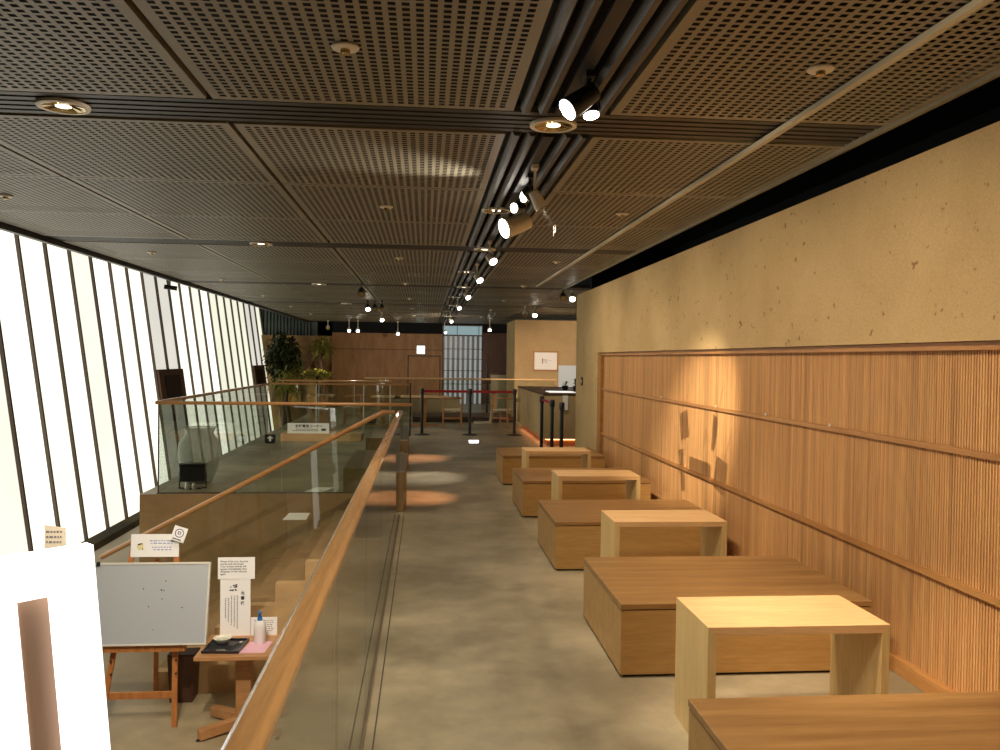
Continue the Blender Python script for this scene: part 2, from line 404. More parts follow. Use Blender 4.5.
# window with curtain
wd=sroot('window_1',(0,YB,0))
MB().box(.62,.66,-.04,.04,0,2.86).box(2.04,2.08,-.04,.04,0,2.86).box(.66,2.04,-.04,.04,2.46,2.5).box(.66,2.04,-.04,.04,2.82,2.86).box(1.14,1.16,-.03,.03,2.5,2.82).box(1.92,1.94,-.03,.03,2.5,2.82).build('window_frame',M['darkwood'],wd)
MB().box(.66,2.04,-.005,.005,2.5,2.82).build('pane',M['glass'],wd)
MB().box(.66,2.04,.06,.065,0,2.46).build('pane',plain('dusk_glass',s2l((110,118,120)),.3),wd)
for i in range(8):
    xc=.70+i*.178
    mb=MB(); n=10
    v=[];fc=[]
    for j in range(n+1):
        x=xc+.085*j/n; y=-.08+.02*math.sin(j/n*PI*2)
        v+=[(x,y,.02),(x,y,2.45)]
    for j in range(n): fc.append((2*j,2*j+2,2*j+3,2*j+1))
    v2=[(a,b+.004,c) for a,b,c in v]
    mb.add(v,fc,0,True); mb.add(v2,[q[::-1] for q in fc],0,True)
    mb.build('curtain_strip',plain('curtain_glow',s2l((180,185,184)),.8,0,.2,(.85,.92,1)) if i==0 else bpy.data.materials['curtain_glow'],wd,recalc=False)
for z in (1.98,1.62,1.20,.72):
    MB().box(.66,2.04,-.13,-.11,z,z+.02).build('glazing_bar',M['darkwood'],wd)
# lit exit sign
ex=thing('exit_sign','small glowing white square exit sign on the back wooden wall','sign',(-.15,YB-.0,1.94))
MB().box(-.145,.145,-.06,0,-.145,.145).build('housing',M['white'],ex)
MB().box(-.135,.135,-.066,-.06,-.135,.135).build('lit_face',plain('exit_glow',(.8,.95,1),.4,0,4.0,(.8,.95,1)),ex)
mb=MB().box(.02,.10,-.069,-.066,-.09,.09); mb.box(-.10,-.06,-.069,-.066,-.02,.02).box(-.08,-.02,-.069,-.066,-.01,.01)
mb.build('running_figure_mark',plain('exit_green',s2l((170,225,190)),.5,0,2.2,(.55,.95,.75)),ex)

# end plaster wall with the picture
we=struct(MB().box(2.38,2.5,22.0,24.2,0,2.70).box(2.5,6.8,22.0,22.12,0,2.70).build('wall_end',M['plaster']))
pf=thing('framed_picture','framed landscape-format picture with pale mat on the plaster end wall','picture',(3.21,21.995,1.61))
MB().box(-.32,.32,-.03,0,-.25,.25).build('backing',M['paper'],pf)
mb=MB().box(-.34,.34,-.045,0,.23,.265).box(-.34,.34,-.045,0,-.265,-.23).box(-.34,-.305,-.045,0,-.23,.23).box(.305,.34,-.045,0,-.23,.23)
mb.build('frame',M['trimw'],pf)
mb=MB()
for i in range(14):
    a=random.uniform(-.12,.1); b=random.uniform(-.06,.06); mb.box(a,a+random.uniform(.03,.09),-.032,-.03,b,b+.006)
mb.box(-.1,-.07,-.032,-.03,-.07,.07)
mb.build('drawing',plain('grey_ink',s2l((170,160,150)),.8),pf)

# ------------------------------------------------------------------ counter
ct=thing('service_counter','long plaster service counter with glowing recessed base beside the plaster wall','counter',(2.25,15.6,0))
MB().box(.0,2.6,0,4.4,.14,.97).build('body',M['plaster'],ct)
MB().box(-.01,2.62,-.01,4.42,.97,1.0).build('worktop',M['darkwood'],ct)
MB().box(.1,2.5,.1,4.3,0,.14).build('plinth',wood('plinth_wood',s2l((200,130,80)),s2l((180,110,64)),'x',.5,6,1),ct)
MB().box(.075,.09,.1,4.3,.115,.135).box(.1,2.5,.075,.09,.115,.135).build('light_strip',plain('amber_strip',(1,.5,.2),.4,0,5,(1,.45,.18)),ct)
lb=thing('notice_panel','pale upright notice board standing on the service counter','board',(3.35,19.0,1.0))
MB().box(-.27,.27,-.01,.02,.02,.52).build('board_face',M['paper'],lb); MB().box(-.27,.27,-.06,.06,0,.02).build('stand_foot',M['black'],lb)
lt=thing('menu_sheet','glowing white open menu lying on the service counter','menu',(2.72,16.5,1.0))
MB().box(-.26,-.005,-.3,.3,0,.012).build('left_page',plain('paper_glow',(.95,.95,.92),.5,0,.9,(1,.97,.9)),lt); MB().box(.005,.26,-.3,.3,0,.012).build('right_page',bpy.data.materials['paper_glow'],lt)  # page emission stands in for bright light on the counter top
tg=thing('price_card','white hanging card on the front edge of the counter','card',(2.66,15.55,.70))
MB().box(-.05,.05,-.006,.0,0,.27).build('card_face',M['paper'],tg); MB().box(-.05,.05,-.006,.03,.27,.285).build('card_clip',M['steel'],tg)
# dark ornaments on the counter
for i,(x,y,h,lab) in enumerate([(3.0,17.6,.20,'leafy dark plant pot, leftmost of the dark things on the counter'),(3.2,17.4,.26,'taller dark leafy pot in the middle of the counter end')]):
    t=thing('potted_plant',lab,'plant',(x,y,1.0),0,'dark pots on the counter')
    MB().lathe([(.04,0),(.06,.02),(.07,.09),(.06,.1)],(0,0,0),14).build('pot',M['blackm'],t)
    mb=MB()
    for k in range(16):
        a=random.uniform(0,2*PI); l=random.uniform(.06,.12); hh=random.uniform(.12,h)
        d=Vector((math.cos(a),math.sin(a),0)); s_=Vector((-d.y,d.x,0))*.012
        p0=Vector((0,0,.09)); p1=d*l*.5+Vector((0,0,hh)); p2=d*l+Vector((0,0,hh-.02))
        mb.add([p0-s_*.4,p0+s_*.4,p1+s_,p1-s_,p2],[(0,1,2,3),(3,2,4)])
    mb.build('foliage',M['leaf'],t,recalc=False)
t=thing('cash_register','black card terminal near the plaster wall on the counter','register',(3.55,17.2,1.0),.3)
MB().prism([(-.14,-.12,0),(.14,-.12,0),(.14,-.12,.05),(-.14,-.12,.05)],(0,.24,0)).build('base',M['blackm'],t,bevel=.01)
MB().bar((0,.02,.05),(0,.06,.13),.05,.03).build('neck',M['blackm'],t)
MB().prism([(-.15,-.03,.11),(.15,-.03,.11),(.15,.05,.22),(-.15,.05,.22)],(0,.02,.01)).build('screen',M['blackm'],t,bevel=.005)

# ------------------------------------------------------------------ benches and tables
BL=[('darker','')]
bn=['nearest low oak bench, cut off by the lower edge of the picture','second low oak bench from the camera, behind the nearest portal table','third low oak bench from the camera, behind the second nearest portal table','fourth low oak bench from the camera along the slatted wall','fifth low oak bench, the farthest, nearest the plaster counter']
def make_bench(lab):
    t=thing('low_bench',lab,'bench',(0,0,0),0,'low oak benches along the slatted wall')
    MB().box(0,1.36,0,1.02,.015,.35).build('body',M['benchb'],t,bevel=.002)
    MB().box(-.003,1.363,-.003,1.023,.356,.385).build('seat_board',M['bench'],t,bevel=.003)
    MB().box(.006,1.354,.006,1.014,.35,.356).build('shadow_gap',M['ventd'],t)
    MB().box(.02,1.34,.02,1.0,0,.015).build('plinth',M['black'],t)
    return t
b0=make_bench(bn[0])
for i,y in enumerate([1.99,4.21,6.38,8.56,10.80]):
    b=b0 if i==0 else copy_tree(b0)
    b.location=(1.0 if i==0 else 1.03,y,0); b['label']=bn[i]
tn=['nearest pale maple portal table, brightly lit top','second pale maple portal table from the camera','third pale maple portal table from the camera','farthest pale maple portal table, before the three black posts']
def make_table(lab):
    t=thing('portal_table',lab,'table',(0,0,0),0,'portal tables between the benches')
    W,D,Hh,T=.79,.44,.55,.036
    # mitred slabs
    MB().prism([(0,0,Hh),(W,0,Hh),(W-T,0,Hh-T),(T,0,Hh-T)],(0,D,0)).build('table_top',M['table'],t,bevel=.0015)
    MB().prism([(0,0,0),(0,0,Hh),(T,0,Hh-T),(T,0,0)],(0,D,0)).build('side_panel',M['tablez'],t,bevel=.0015)
    MB().prism([(W,0,0),(W-T,0,0),(W-T,0,Hh-T),(W,0,Hh)],(0,D,0)).build('side_panel',M['tablez'],t,bevel=.0015)
    return t
M['tablez']=wood('pale_maple_upright', s2l((228,200,142)), s2l((210,180,122)), 'z', .38, 9, .7)
t0=make_table(tn[0])
for i,(x,y,rz) in enumerate([(1.18,3.32,0),(1.30,5.54,0),(1.27,7.74,0),(1.22,9.86,0)]):
    t=t0 if i==0 else copy_tree(t0)
    t.location=(x,y,0); t.rotation_euler=(0,0,rz); t['label']=tn[i]

# ------------------------------------------------------------------ glass railings
def rail_bar(a,b,parent,mat,wd=.06,ht=.042):
    a=Vector(a); b=Vector(b); t=(b-a).normalized(); r=t.cross(Vector((0,0,1))).normalized(); u=r.cross(t)
    prof=[(-.5,-.25),(-.5,.2),(-.3,.5),(.3,.5),(.5,.2),(.5,-.25),(.3,-.5),(-.3,-.5)]
    pts=[a+r*(x*wd)+u*(z*ht) for x,z in prof]
    return MB().prism(pts,b-a).build('handrail',mat,parent,bevel=.004)
def glass_run(a,b,za,zb,n,parent,gap=.008):
    a=Vector((*a,0)); b=Vector((*b,0)); d=(b-a)/n; t=d.normalized(); s=t.cross(Vector((0,0,1)))*.005
    for i in range(n):
        p=a+d*i+t*gap; q=a+d*(i+1)-t*gap
        MB().prism([p+Vector((0,0,za))-s,q+Vector((0,0,za))-s,q+Vector((0,0,zb))-s,p+Vector((0,0,zb))-s],s*2).build('glass_panel',M['glass'],parent)
r1=thing('glass_railing','long glass railing with wooden handrail running beside the walkway','railing',(-.255,0,0))
rail_bar((0,-2.5,1.08),(0,8.72,1.08),r1,M['rail'])
MB().box(-.012,.012,-2.5,8.72,0,.012).build('base_channel',plain('channel_brown',s2l((112,100,80)),.5),r1)
glass_run((0,-2.45),(0,8.69),.012,1.062,9,r1)
r2=thing('stair_handrail','sloping wooden handrail with glass going down the stair','handrail',(-.33,8.72,0))
rail_bar((.02,0,1.08),(-.10,0,1.08),r2,M['railx'],.055,.04)
A=Vector((-.10,0,1.08)); B=Vector((-2.93,0,-.42))
MB().tube([A+Vector((.02,0,0)),A,A.lerp(B,.03),A.lerp(B,.5),B-(B-A)*.004,B],[.024,.026,.026,.026,.026,.018],12).build('handrail',M['railx'],r2)
g=MB().prism([(-.16,-.005,1.02),(-.45,-.005,.02),(-2.28,-.005,LOW+.25),(-2.28,-.005,-.10)],(0,.01,0)).build('glass_panel',M['glass'],r2)
r3=thing('glass_railing','glass railing with dark handrail across the front of the raised platform','railing',(-3.15,10.15,0))
rail_bar((-.02,0,1.08),(3.0,0,1.08),r3,M['railx'],.05,.04)
glass_run((0,0),(2.9,0),.0,1.062,2,r3)
MB().tube([(0.01,0.012,0),(0.01,0.012,1.06)],.008,8).build('post',M['mull'],r3)
MB().box(0,2.9,-.02,.02,0,.012).build('base_channel',M['mull'],r3)
r4=thing('glass_railing','glass railing along the platform edge facing the luminous wall','railing',(-3.17,10.2,0))
rail_bar((0,0,1.08),(0,7.1,1.08),r4,M['rail'],.05,.04); glass_run((0,.05),(0,7.05),0,1.062,4,r4)
r5=thing('glass_railing','glass railing across the far end of the raised platform','railing',(-3.17,17.6,0))
rail_bar((0,0,1.08),(2.85,0,1.08),r5,M['railx'],.05,.04); glass_run((0,0),(2.85,0),0,1.062,3,r5)
for x in (.92,1.9,2.45): MB().tube([(x,0,0),(x,0,1.06)],.012,8).build('post',M['steel'],r5)
MB().tube([(2.87,0,0),(2.87,0,1.12)],.018,8).build('end_post',M['black'],r5)
r6=thing('glass_railing','farthest glass railing with bright handrail in front of the window','railing',(-1.5,21.0,0))
rail_bar((0,0,1.13),(4.85,0,1.13),r6,M['table'],.06,.045); glass_run((0,0),(4.8,0),0,1.11,4,r6)
r7=thing('glass_railing','short glass railing behind the platform in front of the planted corner','railing',(-3.3,19.2,0))
rail_bar((0,0,1.10),(2.55,0,1.10),r7,M['railx'],.05,.04); glass_run((0,0),(2.5,0),0,1.08,3,r7)
for x in (.9,1.7): MB().tube([(x,0,0),(x,0,1.08)],.012,8).build('post',M['steel'],r7)

# ------------------------------------------------------------------ display stands beside the railing end
def stand(lab,loc,rz,w):
    t=thing('sloped_display_stand',lab,'stand',loc,rz,'sloped stands at the railing end')
    MB().prism([(-w/2,0,0),(-w/2,.5,0),(-w/2,.5,.55),(-w/2,0,.42)],(w,0,0)).build('wooden_body',M['darkoak'],t,bevel=.002)
    MB().prism([(-w/2-.003,-.005,.423),(-w/2-.003,.505,.555),(-w/2-.003,.505,.575),(-w/2-.003,-.005,.443)],(w+.006,0,0)).build('top_plate',M['steel'],t)
    return t
M['darkoak']=wood('stand_oak',s2l((150,122,84)),s2l((124,98,64)),'z',.45,12,1)
stand('nearer slim wooden stand with a sloped metal top at the railing end',(-.25,8.9,0),-.04,.08)
s2=stand('farther wooden stand with a bright sloped top behind the slim one',(-.33,12.3,0),-.03,.17)
# platform benches and the sign
for (x,y,D,lab) in [(-.98,10.25,2.0,'low wooden box bench on the platform front edge beside the walkway'),(-.98,14.1,1.6,'low wooden box bench farther back on the platform')]:
    t=thing('platform_bench',lab,'bench',(x,y,0),0,'box benches on the raised platform')
    MB().box(0,.68,0,D,.0,.265).build('body',M['olivewood'],t,bevel=.002); MB().box(-.003,.683,-.003,D+.003,.265,.29).build('seat_board',M['olivewood'],t,bevel=.002)
t=thing('display_bench','long pale low bench on the platform carrying a white sign','bench',(-2.78,16.4,0))
MB().box(0,1.55,0,.6,0,.125).build('body',M['table'],t,bevel=.002); MB().box(-.003,1.553,-.003,.603,.125,.145).build('seat_board',M['table'],t,bevel=.002)
sg=thing('corner_sign','white rectangular sign with black lettering standing on the pale platform bench','sign',(-2.66,16.5,.145))
MB().box(0,.8,0,.012,0,.2).build('board_face',M['paper'],sg); MB().box(.2,.6,.012,.07,0,.01).build('foot',M['paper'],sg)
text('lettering','休憩専用コーナー',.066,(.15,-.002,.118),(PI/2,0,0),M['ink'],sg,bold=.002)
mb=MB()
for j,z in enumerate((.075,.045)):
    x=.16-.06*j
    while x<.58: l=random.uniform(.02,.05); mb.box(x,x+l,-.002,0,z,z+.012); x+=l+.012
mb.build('small_print',M['ink'],sg)
MB().box(.65,.74,-.002,0,.05,.095).build('printed_picture',plain('slate_print',s2l((70,70,90)),.7),sg)
ar=thing('arrow_sign','small black sign with a white upward arrow on the platform','sign',(-2.90,16.0,0))
MB().box(-.10,.10,-.01,.01,0.02,.17).build('board_face',M['black'],ar); MB().box(-.08,.08,-.04,.04,0,.02).build('foot',M['black'],ar)
MB().prism([(-.06,-.013,.09),(.0,-.013,.145),(.06,-.013,.09),(.02,-.013,.09),(.02,-.013,.04),(-.02,-.013,.04),(-.02,-.013,.09)],(0,.003,0)).build('arrow_mark',M['paper'],ar)

# vase and floor lamp
vs=tag(MB().lathe([(.13,0),(.16,.02),(.23,.2),(.265,.38),(.255,.52),(.20,.60),(.17,.64),(.19,.70),(.215,.72),(.2,.715),(.165,.65),(.155,.64),(.19,.59),(.235,.5),(.245,.38),(.215,.21),(.14,.03)],(0,0,0),36).build('glass_vase',M['frost']),'large cloudy translucent jar behind the platform glass, near the luminous wall','vase')
vs.location=(-2.885,11.0,0)
fl=thing('floor_spotlight','black box-shaped floor spotlight standing in front of the cloudy jar','floor light',(-2.84,10.5,0),.1)
MB().box(-.15,.15,-.02,.12,.09,.30).build('housing',M['blackm'],fl,bevel=.012)
MB().prism([(-.15,-.02,.28),(-.15,-.05,.31),(-.15,.12,.31),(-.15,.12,.28)],(.30,0,0)).build('visor',M['blackm'],fl)
MB().box(-.11,.11,-.03,.10,0,.015).bar((-.158,.05,.01),(-.158,.05,.2),.01,.03).bar((.158,.05,.01),(.158,.05,.2),.01,.03).box(-.163,.163,.035,.065,0,.012).build('bracket',M['blackm'],fl)
MB().lathe([(.03,0),(.035,.03),(.02,.09)],(-.05,-.05,.0),12).lathe([(.025,0),(.03,.03),(.018,.08)],(.03,-.06,.0),12).build('cable_gland',M['steel'],fl)
# flat white patches standing in for light reflections
for nm,lab,pts in [('reflection_patch','white patch standing in for a reflection on the platform floor edge',[(-1.45,10.25,.0),(-1.22,10.25,0),(-1.12,10.6,0),(-1.35,10.6,0)])]:
    tag(MB().prism(pts,(0,0,.002)).build(nm,M['paper']),lab,'notice')
tag(MB().prism([(-1.68,10.088,-.31),(-1.40,10.088,-.31),(-1.35,10.088,-.225),(-1.60,10.088,-.225)],(0,.008,0)).build('reflection_patch',M['paper']),'white patch standing in for a reflection on the brown platform face above the stair','notice')
fs=thing('floor_sign','bright white glowing floor sign on the walkway before the belt posts','sign',(.97,16.3,0),0)
MB().prism([(-.12,-.3,0),(.1,-.3,0),(.14,.35,0),(-.1,.35,0)],(0,0,.012)).build('frame',M['steel'],fs)
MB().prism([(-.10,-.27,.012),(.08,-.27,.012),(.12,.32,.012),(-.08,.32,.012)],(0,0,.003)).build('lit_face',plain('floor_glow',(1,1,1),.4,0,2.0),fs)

# ------------------------------------------------------------------ belt stanchions
def stanchion(lab,loc,grp,h=1.0):
    t=thing('belt_stanchion',lab,'stanchion',loc,0,grp)
    MB().lathe([(.17,0),(.17,.012),(.12,.025),(.035,.035)],(0,0,0),24).build('base',M['blackm'],t)
    MB().tube([(0,0,.03),(0,0,h-.1)],.032,14).build('post',M['blackm'],t)
    MB().lathe([(.04,h-.12),(.045,h-.11),(.045,h-.02),(.035,h)],(0,0,0),16).build('belt_head',M['blackm'],t)
    return t
g1='belt posts across the far walkway'
sx=[-.05,.98,1.95]
s_=[stanchion(l,(x,17.9,0),g1) for x,l in zip(sx,['left black belt post across the far walkway','middle black belt post across the far walkway','right black belt post across the far walkway'])]
for i in range(2):
    MB().box(.045,sx[i+1]-sx[i]-.045,-.003,.003,.91,.965).build('red_belt',M['red'],s_[i])
g2='three black posts before the counter'
s3=[stanchion(l,(x,y,0),g2,.98) for x,y,l in [(2.14,15.05,'left of the three black posts standing before the counter'),(2.13,13.75,'middle of the three black posts standing before the counter'),(2.16,12.95,'right of the three black posts before the counter, the nearest')]]
MB().box(-.003,.003,-1.25,-.045,.89,.94).build('red_belt',M['red'],s3[0])

# ------------------------------------------------------------------ far tables and chairs
def round_table(lab,loc,w,d,h=.72):
    t=thing('cafe_table',lab,'table',loc,0,'wooden tables at the far end')
    MB().box(-w/2,w/2,-d/2,d/2,h-.035,h).build('table_top',M['table'],t,bevel=.004)
    MB().box(-.05,.05,-.05,.05,.04,h-.035).build('column',M['pedestal'],t)
    MB().bar((-.33,0,.02),(.33,0,.02),.07,.04).bar((0,-.33,.02),(0,.33,.02),.07,.04).build('foot',M['pedestal'],t)
    return t
round_table('wooden table left behind the belt posts',(.0,20.35,0),1.15,.75)
round_table('wooden table right behind the belt posts, partly behind the counter',(2.6,20.9-.45,0),.01+.5,.5).location=(2.0,24.0,0)
round_table('small wooden table behind the platform glass, under the planted corner',(-2.5,20.7,0),.6,.6)
round_table('small wooden table behind the platform end, nearer the walkway',(-1.0,20.3,0),.55,.5)
def chair(lab,loc,rz):
    t=thing('wooden_chair',lab,'chair',loc,rz,'open-backed wooden chairs at the far end')
    for x,y,h in ((-.22,-.2,.44),(.22,-.2,.44),(-.22,.2,.72),(.22,.2,.72)):
        MB().tube([(x,y,0),(x*.95,y*.95,h*.6),(x,y,h)],[.014,.02,.016],8).build('leg',M['pedestal'],t)
    MB().box(-.23,.23,-.22,.2,.42,.45).build('seat',M['beige'],t,bevel=.01)
    pts=[(.27*math.cos(a),-.05+.28*math.sin(a),.70+.02*math.sin(a)) for a in [(-.1+1.2*i/12)*PI-.05*PI for i in range(13)]]
    MB().tube(pts,.02,8).build('back_rail',M['pedestal'],t)
    MB().bar((-.22,-.2,.2),(.22,-.2,.2),.02,.025).bar((-.22,.2,.25),(.22,.2,.25),.02,.025).bar((-.22,-.2,.22),(-.22,.2,.22),.02,.025).bar((.22,-.2,.22),(.22,.2,.22),.02,.025).build('stretcher',M['pedestal'],t)
    return t
chair('wooden chair behind the gap between left and middle belt posts',(.66,19.75,0),PI)
chair('wooden chair directly behind the right belt post',(1.9,19.8,0),PI*.8)
chair('wooden chair behind the platform glass at the small far table',(-2.5,20.0,0),PI)
chair('wooden chair near the small table closer to the walkway',(-1.75,20.6,0),PI*1.5)
t=thing('white_floor_chair','white L-shaped legless seat behind the belt posts','seat',(1.5,20.95,0))
MB().box(-.25,.2,-.15,.15,0,.06).build('seat',M['white'],t,bevel=.01); MB().prism([(.14,-.15,.06),(.2,-.15,.06),(.24,-.15,.4),(.2,-.15,.4)],(0,.3,0)).build('backrest',M['white'],t)
t=thing('low_display_shelf','low olive-grey shelf unit under the window','shelf',(-.9,23.5,0))
MB().box(0,1.9,0,.5,0,.5).build('body',M['lowfloor'],t); MB().box(-.02,1.92,-.02,.52,.5,.54).build('top',M['darkwood'],t)
t=thing('low_dark_platform','dark low step behind the far railing','step',(-.3,21.4,0))
MB().box(0,2.6,0,1.6,0,.12).build('body',M['ventd'],t); MB().box(-.01,2.61,-.01,1.61,.12,.15).build('nosing',M['darkwood'],t)
t=thing('display_cabinet','pale green display cabinet right of the window','cabinet',(2.07,26,0))
MB().box(0,1.0,0,.4,0,1.15).build('body',plain('pale_green_paint',s2l((150,140,112)),.6),t)
MB().box(-.01,1.01,-.01,.41,1.15,1.2).build('top',M['darkwood'],t); MB().box(.48,.50,-.012,0,.05,1.12).build('door_gap',M['ventd'],t)
t=thing('valve_post','thin dark post with a lamp between window and cabinet','post',(1.75,23.3,0))
MB().tube([(0,0,0),(0,0,1.5)],.03,10).build('pole',M['blackm'],t); MB().lathe([(.14,0),(.14,.02),(.03,.04)],(0,0,0),16).build('base',M['blackm'],t); MB().box(-.1,.1,-.05,.05,.95,1.1).build('bracket',M['ventd'],t)

# wall switch plates on plaster wall end
t=thing('wall_switch','small switch plate on the end face of the right plaster wall','switch',(PX,12.9,1.25))
MB().box(-.012,0,-.06,.06,0,.13).build('plate',M['ventd'],t); MB().box(-.016,-.012,-.02,.02,.04,.09).build('button',M['white'],t)

# ------------------------------------------------------------------ planted corner
def plant(lab,loc,n,R,zr,ln,wd,mat,droop,zc):
    t=thing('indoor_tree',lab,'plant',loc,0)
    tr=MB().tube([(0,0,0),(.08,.03,zc*.4),(-.05,0,zc*.75),(0,0,zc)],[.09,.07,.06,.04],10); tr.build('trunk',M['darkwood'],t)
    mb=MB()
    for i in range(n):
        a=random.uniform(0,2*PI); ph=math.acos(random.uniform(-1,1)); rr=R*random.random()**.4
        c=Vector((math.cos(a)*math.sin(ph)*rr, math.sin(a)*math.sin(ph)*rr*.8, zc+math.cos(ph)*zr*random.random()**.4))
        d=Vector((random.uniform(-1,1),random.uniform(-1,1),random.uniform(-.4,.9))).normalized()
        s=d.cross(Vector((0,0,1))).normalized()*wd*random.uniform(.7,1.2); l=ln*random.uniform(.6,1.2)
        p1=c+d*l*.5; p2=c+d*l+Vector((0,0,-droop*l))
        mb.add([c-s*.3,c+s*.3,p1+s,p1-s,p2],[(0,1,2,3),(3,2,4)])
    mb.build('foliage',mat,t,recalc=False); return t
plant('tall dark bushy indoor tree at the far end of the luminous wall',(-4.75,28.5,LOW),1700,.6,1.0,.26,.045,M['leaf'],.5,2.85)
plant('lower tuft of long leaves beneath the dark tree at the luminous wall',(-4.35,27.0,LOW),260,.42,.4,.6,.02,M['leaf2'],.5,2.1)
plant('spiky yellow-green indoor palm beside the wooden back wall',(-3.5,28.75,0),380,.36,.34,.38,.022,M['leaf2'],.35,1.95)
mb=MB()
def blob(mb,c,r,seed):
    random.seed(seed); n=14; m=9; v=[]; fc=[]
    for j in range(m+1):
        th=PI*j/m
        for i in range(n):
            a=2*PI*i/n; k=1+random.uniform(-.16,.16)
            v.append((c[0]+r[0]*k*math.sin(th)*math.cos(a),c[1]+r[1]*k*math.sin(th)*math.sin(a),max(c[2]-r[2]*.0-0,c[2]+r[2]*k*math.cos(th))))
    for j in range(m):
        for i in range(n): fc.append((j*n+i,j*n+(i+1)%n,(j+1)*n+(i+1)%n,(j+1)*n+i))
    mb.add(v,fc,0,True)
rk=tag(MB().box(-.01,.01,-.01,.01,0,.01).build('garden_rock',M['rock']),'large brown rock mound in the planted corner, lit yellow','rock')
mb=MB(); blob(mb,(0,0,0),(.42,.4,1.3),3); m2=mb.build('x',M['rock']); rk.data=m2.data; bpy.data.objects.remove(m2); rk.location=(-3.85,29.5,.05)
mb=MB(); blob(mb,(0,0,0),(.5,.45,1.4),5); rk2=tag(mb.build('garden_rock',M['rock']),'dark rock bank under the bushy tree at the luminous wall','rock'); rk2.location=(-4.8,29.6,LOW+1.35)
tag(MB().box(-3.1,-2.3,20.9,21.1,0,.9).build('planter_screen',M['beige']) if False else plant('low yellow-lit shrub at the foot of the rock mound',(-3.5,27.6,0),420,.50,.16,.16,.05,M['leaf2'],.2,1.05),'low yellow-lit shrub at the foot of the rock mound','plant')
random.seed(11)

# ------------------------------------------------------------------ easel with board
ea=thing('display_easel','wooden easel holding the grey board on the lower floor','easel',(-1.98,6.82,LOW))
L=lambda x,y,z:(x+1.98,y-6.82,z-LOW)
for a,b in (((-1.98,6.84,LOW),(-2.03,7.06,.10)),((-2.56,6.84,LOW),(-2.37,7.06,.10))):
    MB().bar(L(*a),L(*b),.042,.022,(0,1,0)).build('leg',M['easel'],ea,bevel=.002)
MB().bar(L(-2.33,7.5,LOW),L(-2.2,7.1,-.05),.035,.02,(0,1,0)).build('rear_leg',M['easel'],ea)
MB().bar(L(-2.50,6.875,-1.10),L(-1.97,6.875,-1.10),.02,.055).build('crossbar',M['easel'],ea,bevel=.002)
tp=[(-2.62,-.735),(-1.90,-.735),(-1.90,-.68),(-2.0,-.67),(-2.15,-.65),(-2.26,-.64),(-2.37,-.65),(-2.5,-.67),(-2.62,-.68)]
MB().prism([L(x,6.83,z) for x,z in tp],(0,.06,0)).build('ledge',M['easel'],ea,bevel=.002)
for z in (-.82,-.93):
    for (x,y) in ((-1.98,6.885),(-2.49,6.89)):
        MB().tube([L(x,y,z),L(x,y-.012,z)],.008,8).build('peg_hole',M['ventd'],ea)
wbd=thing('whiteboard','grey whiteboard with pale frame resting on the easel','board',(-2.19,6.80,-.672))
wbd.rotation_euler=(math.radians(-12),0,0)
MB().box(-.445,.455,0,.018,.0,.645).build('board_face',M['board'],wbd)
mb=MB().box(-.455,.465,-.006,.024,.0,.014).box(-.455,.465,-.006,.024,.632,.648).box(-.455,-.442,-.006,.024,.014,.632).box(.452,.465,-.006,.024,.014,.632)
mb.build('frame',M['alu'],wbd)
MB().box(-.43,-.40,-.012,-.006,.62,.655).build('black_corner_clip',M['black'],wbd)
mb=MB()
for x,z in ((.12,.50),(-.05,.44),(.09,.43),(.11,.425),(.0,.30),(.26,.29),(.045,.12),(.10,.36)):
    r_=random.uniform(.003,.006); mb.box(x-r_,x+r_,-.001,0,z-r_,z+r_)
mb.build('magnet_dots',M['ink'],wbd)
cd=thing('handwritten_card','white card with a small face drawing fixed to the easel top','card',(-2.39,7.025,-.015))
cd.rotation_euler=(math.radians(-6),0,0)
MB().box(0,.385,0,.006,0,.185).build('card_face',M['paper'],cd)
mb=MB()
for j,z in enumerate((.128,.108,.075,.055)):
    x=.15+.01*j
    while x<.33: l=random.uniform(.01,.03); mb.box(x,x+l,-.0015,0,z,z+.006); x+=l+.009
mb.build('handwriting',M['blueink'],cd)
f1=MB().lathe([(0,0),(.026,0),(.026,.0015),(0,.0015)],(0,0,0),18).build('face_drawing',M['yellow'],cd); f1.location=(.075,-.0002,.085); f1.rotation_euler=(PI/2,0,0)
MB().prism([(.055,-.0022,.105),(.085,-.0022,.113),(.1,-.0022,.104),(.085,-.0022,.103),(.06,-.0022,.094)],(0,.0006,0)).box(.09,.1,-.0022,-.0016,.06,.07).build('hair_marks',M['ink'],cd)
sc=thing('stamp_card','small tilted white card with a purple circular stamp above the easel','card',(-2.02,7.01,.14))
sc.rotation_euler=(math.radians(-6),math.radians(18),0)
MB().box(-.045,.065,-.004,0,-.02,.10).build('card_face',M['paper'],sc)
rg=MB()
for i in range(20):
    a=2*PI*i/20; b_=2*PI*(i+1)/20
    rg.add([(.01+.036*math.cos(a),-.0052,.048+.036*math.sin(a)),(.01+.036*math.cos(b_),-.0052,.048+.036*math.sin(b_)),(.01+.03*math.cos(b_),-.0052,.048+.03*math.sin(b_)),(.01+.03*math.cos(a),-.0052,.048+.03*math.sin(a))],[(0,1,2,3)])
rg.box(-.003,.003,-.0055,-.004,.04,.062).box(-.003,.022,-.0055,-.004,.057,.062).box(.018,.022,-.0055,-.004,.04,.062).box(-.003,.022,-.0055,-.004,.037,.041)
rg.build('round_stamp',M['purple'],sc,recalc=False)
MB().box(-.03,.04,-.0055,-.004,-.008,.0).build('caption_line',M['ink'],sc)
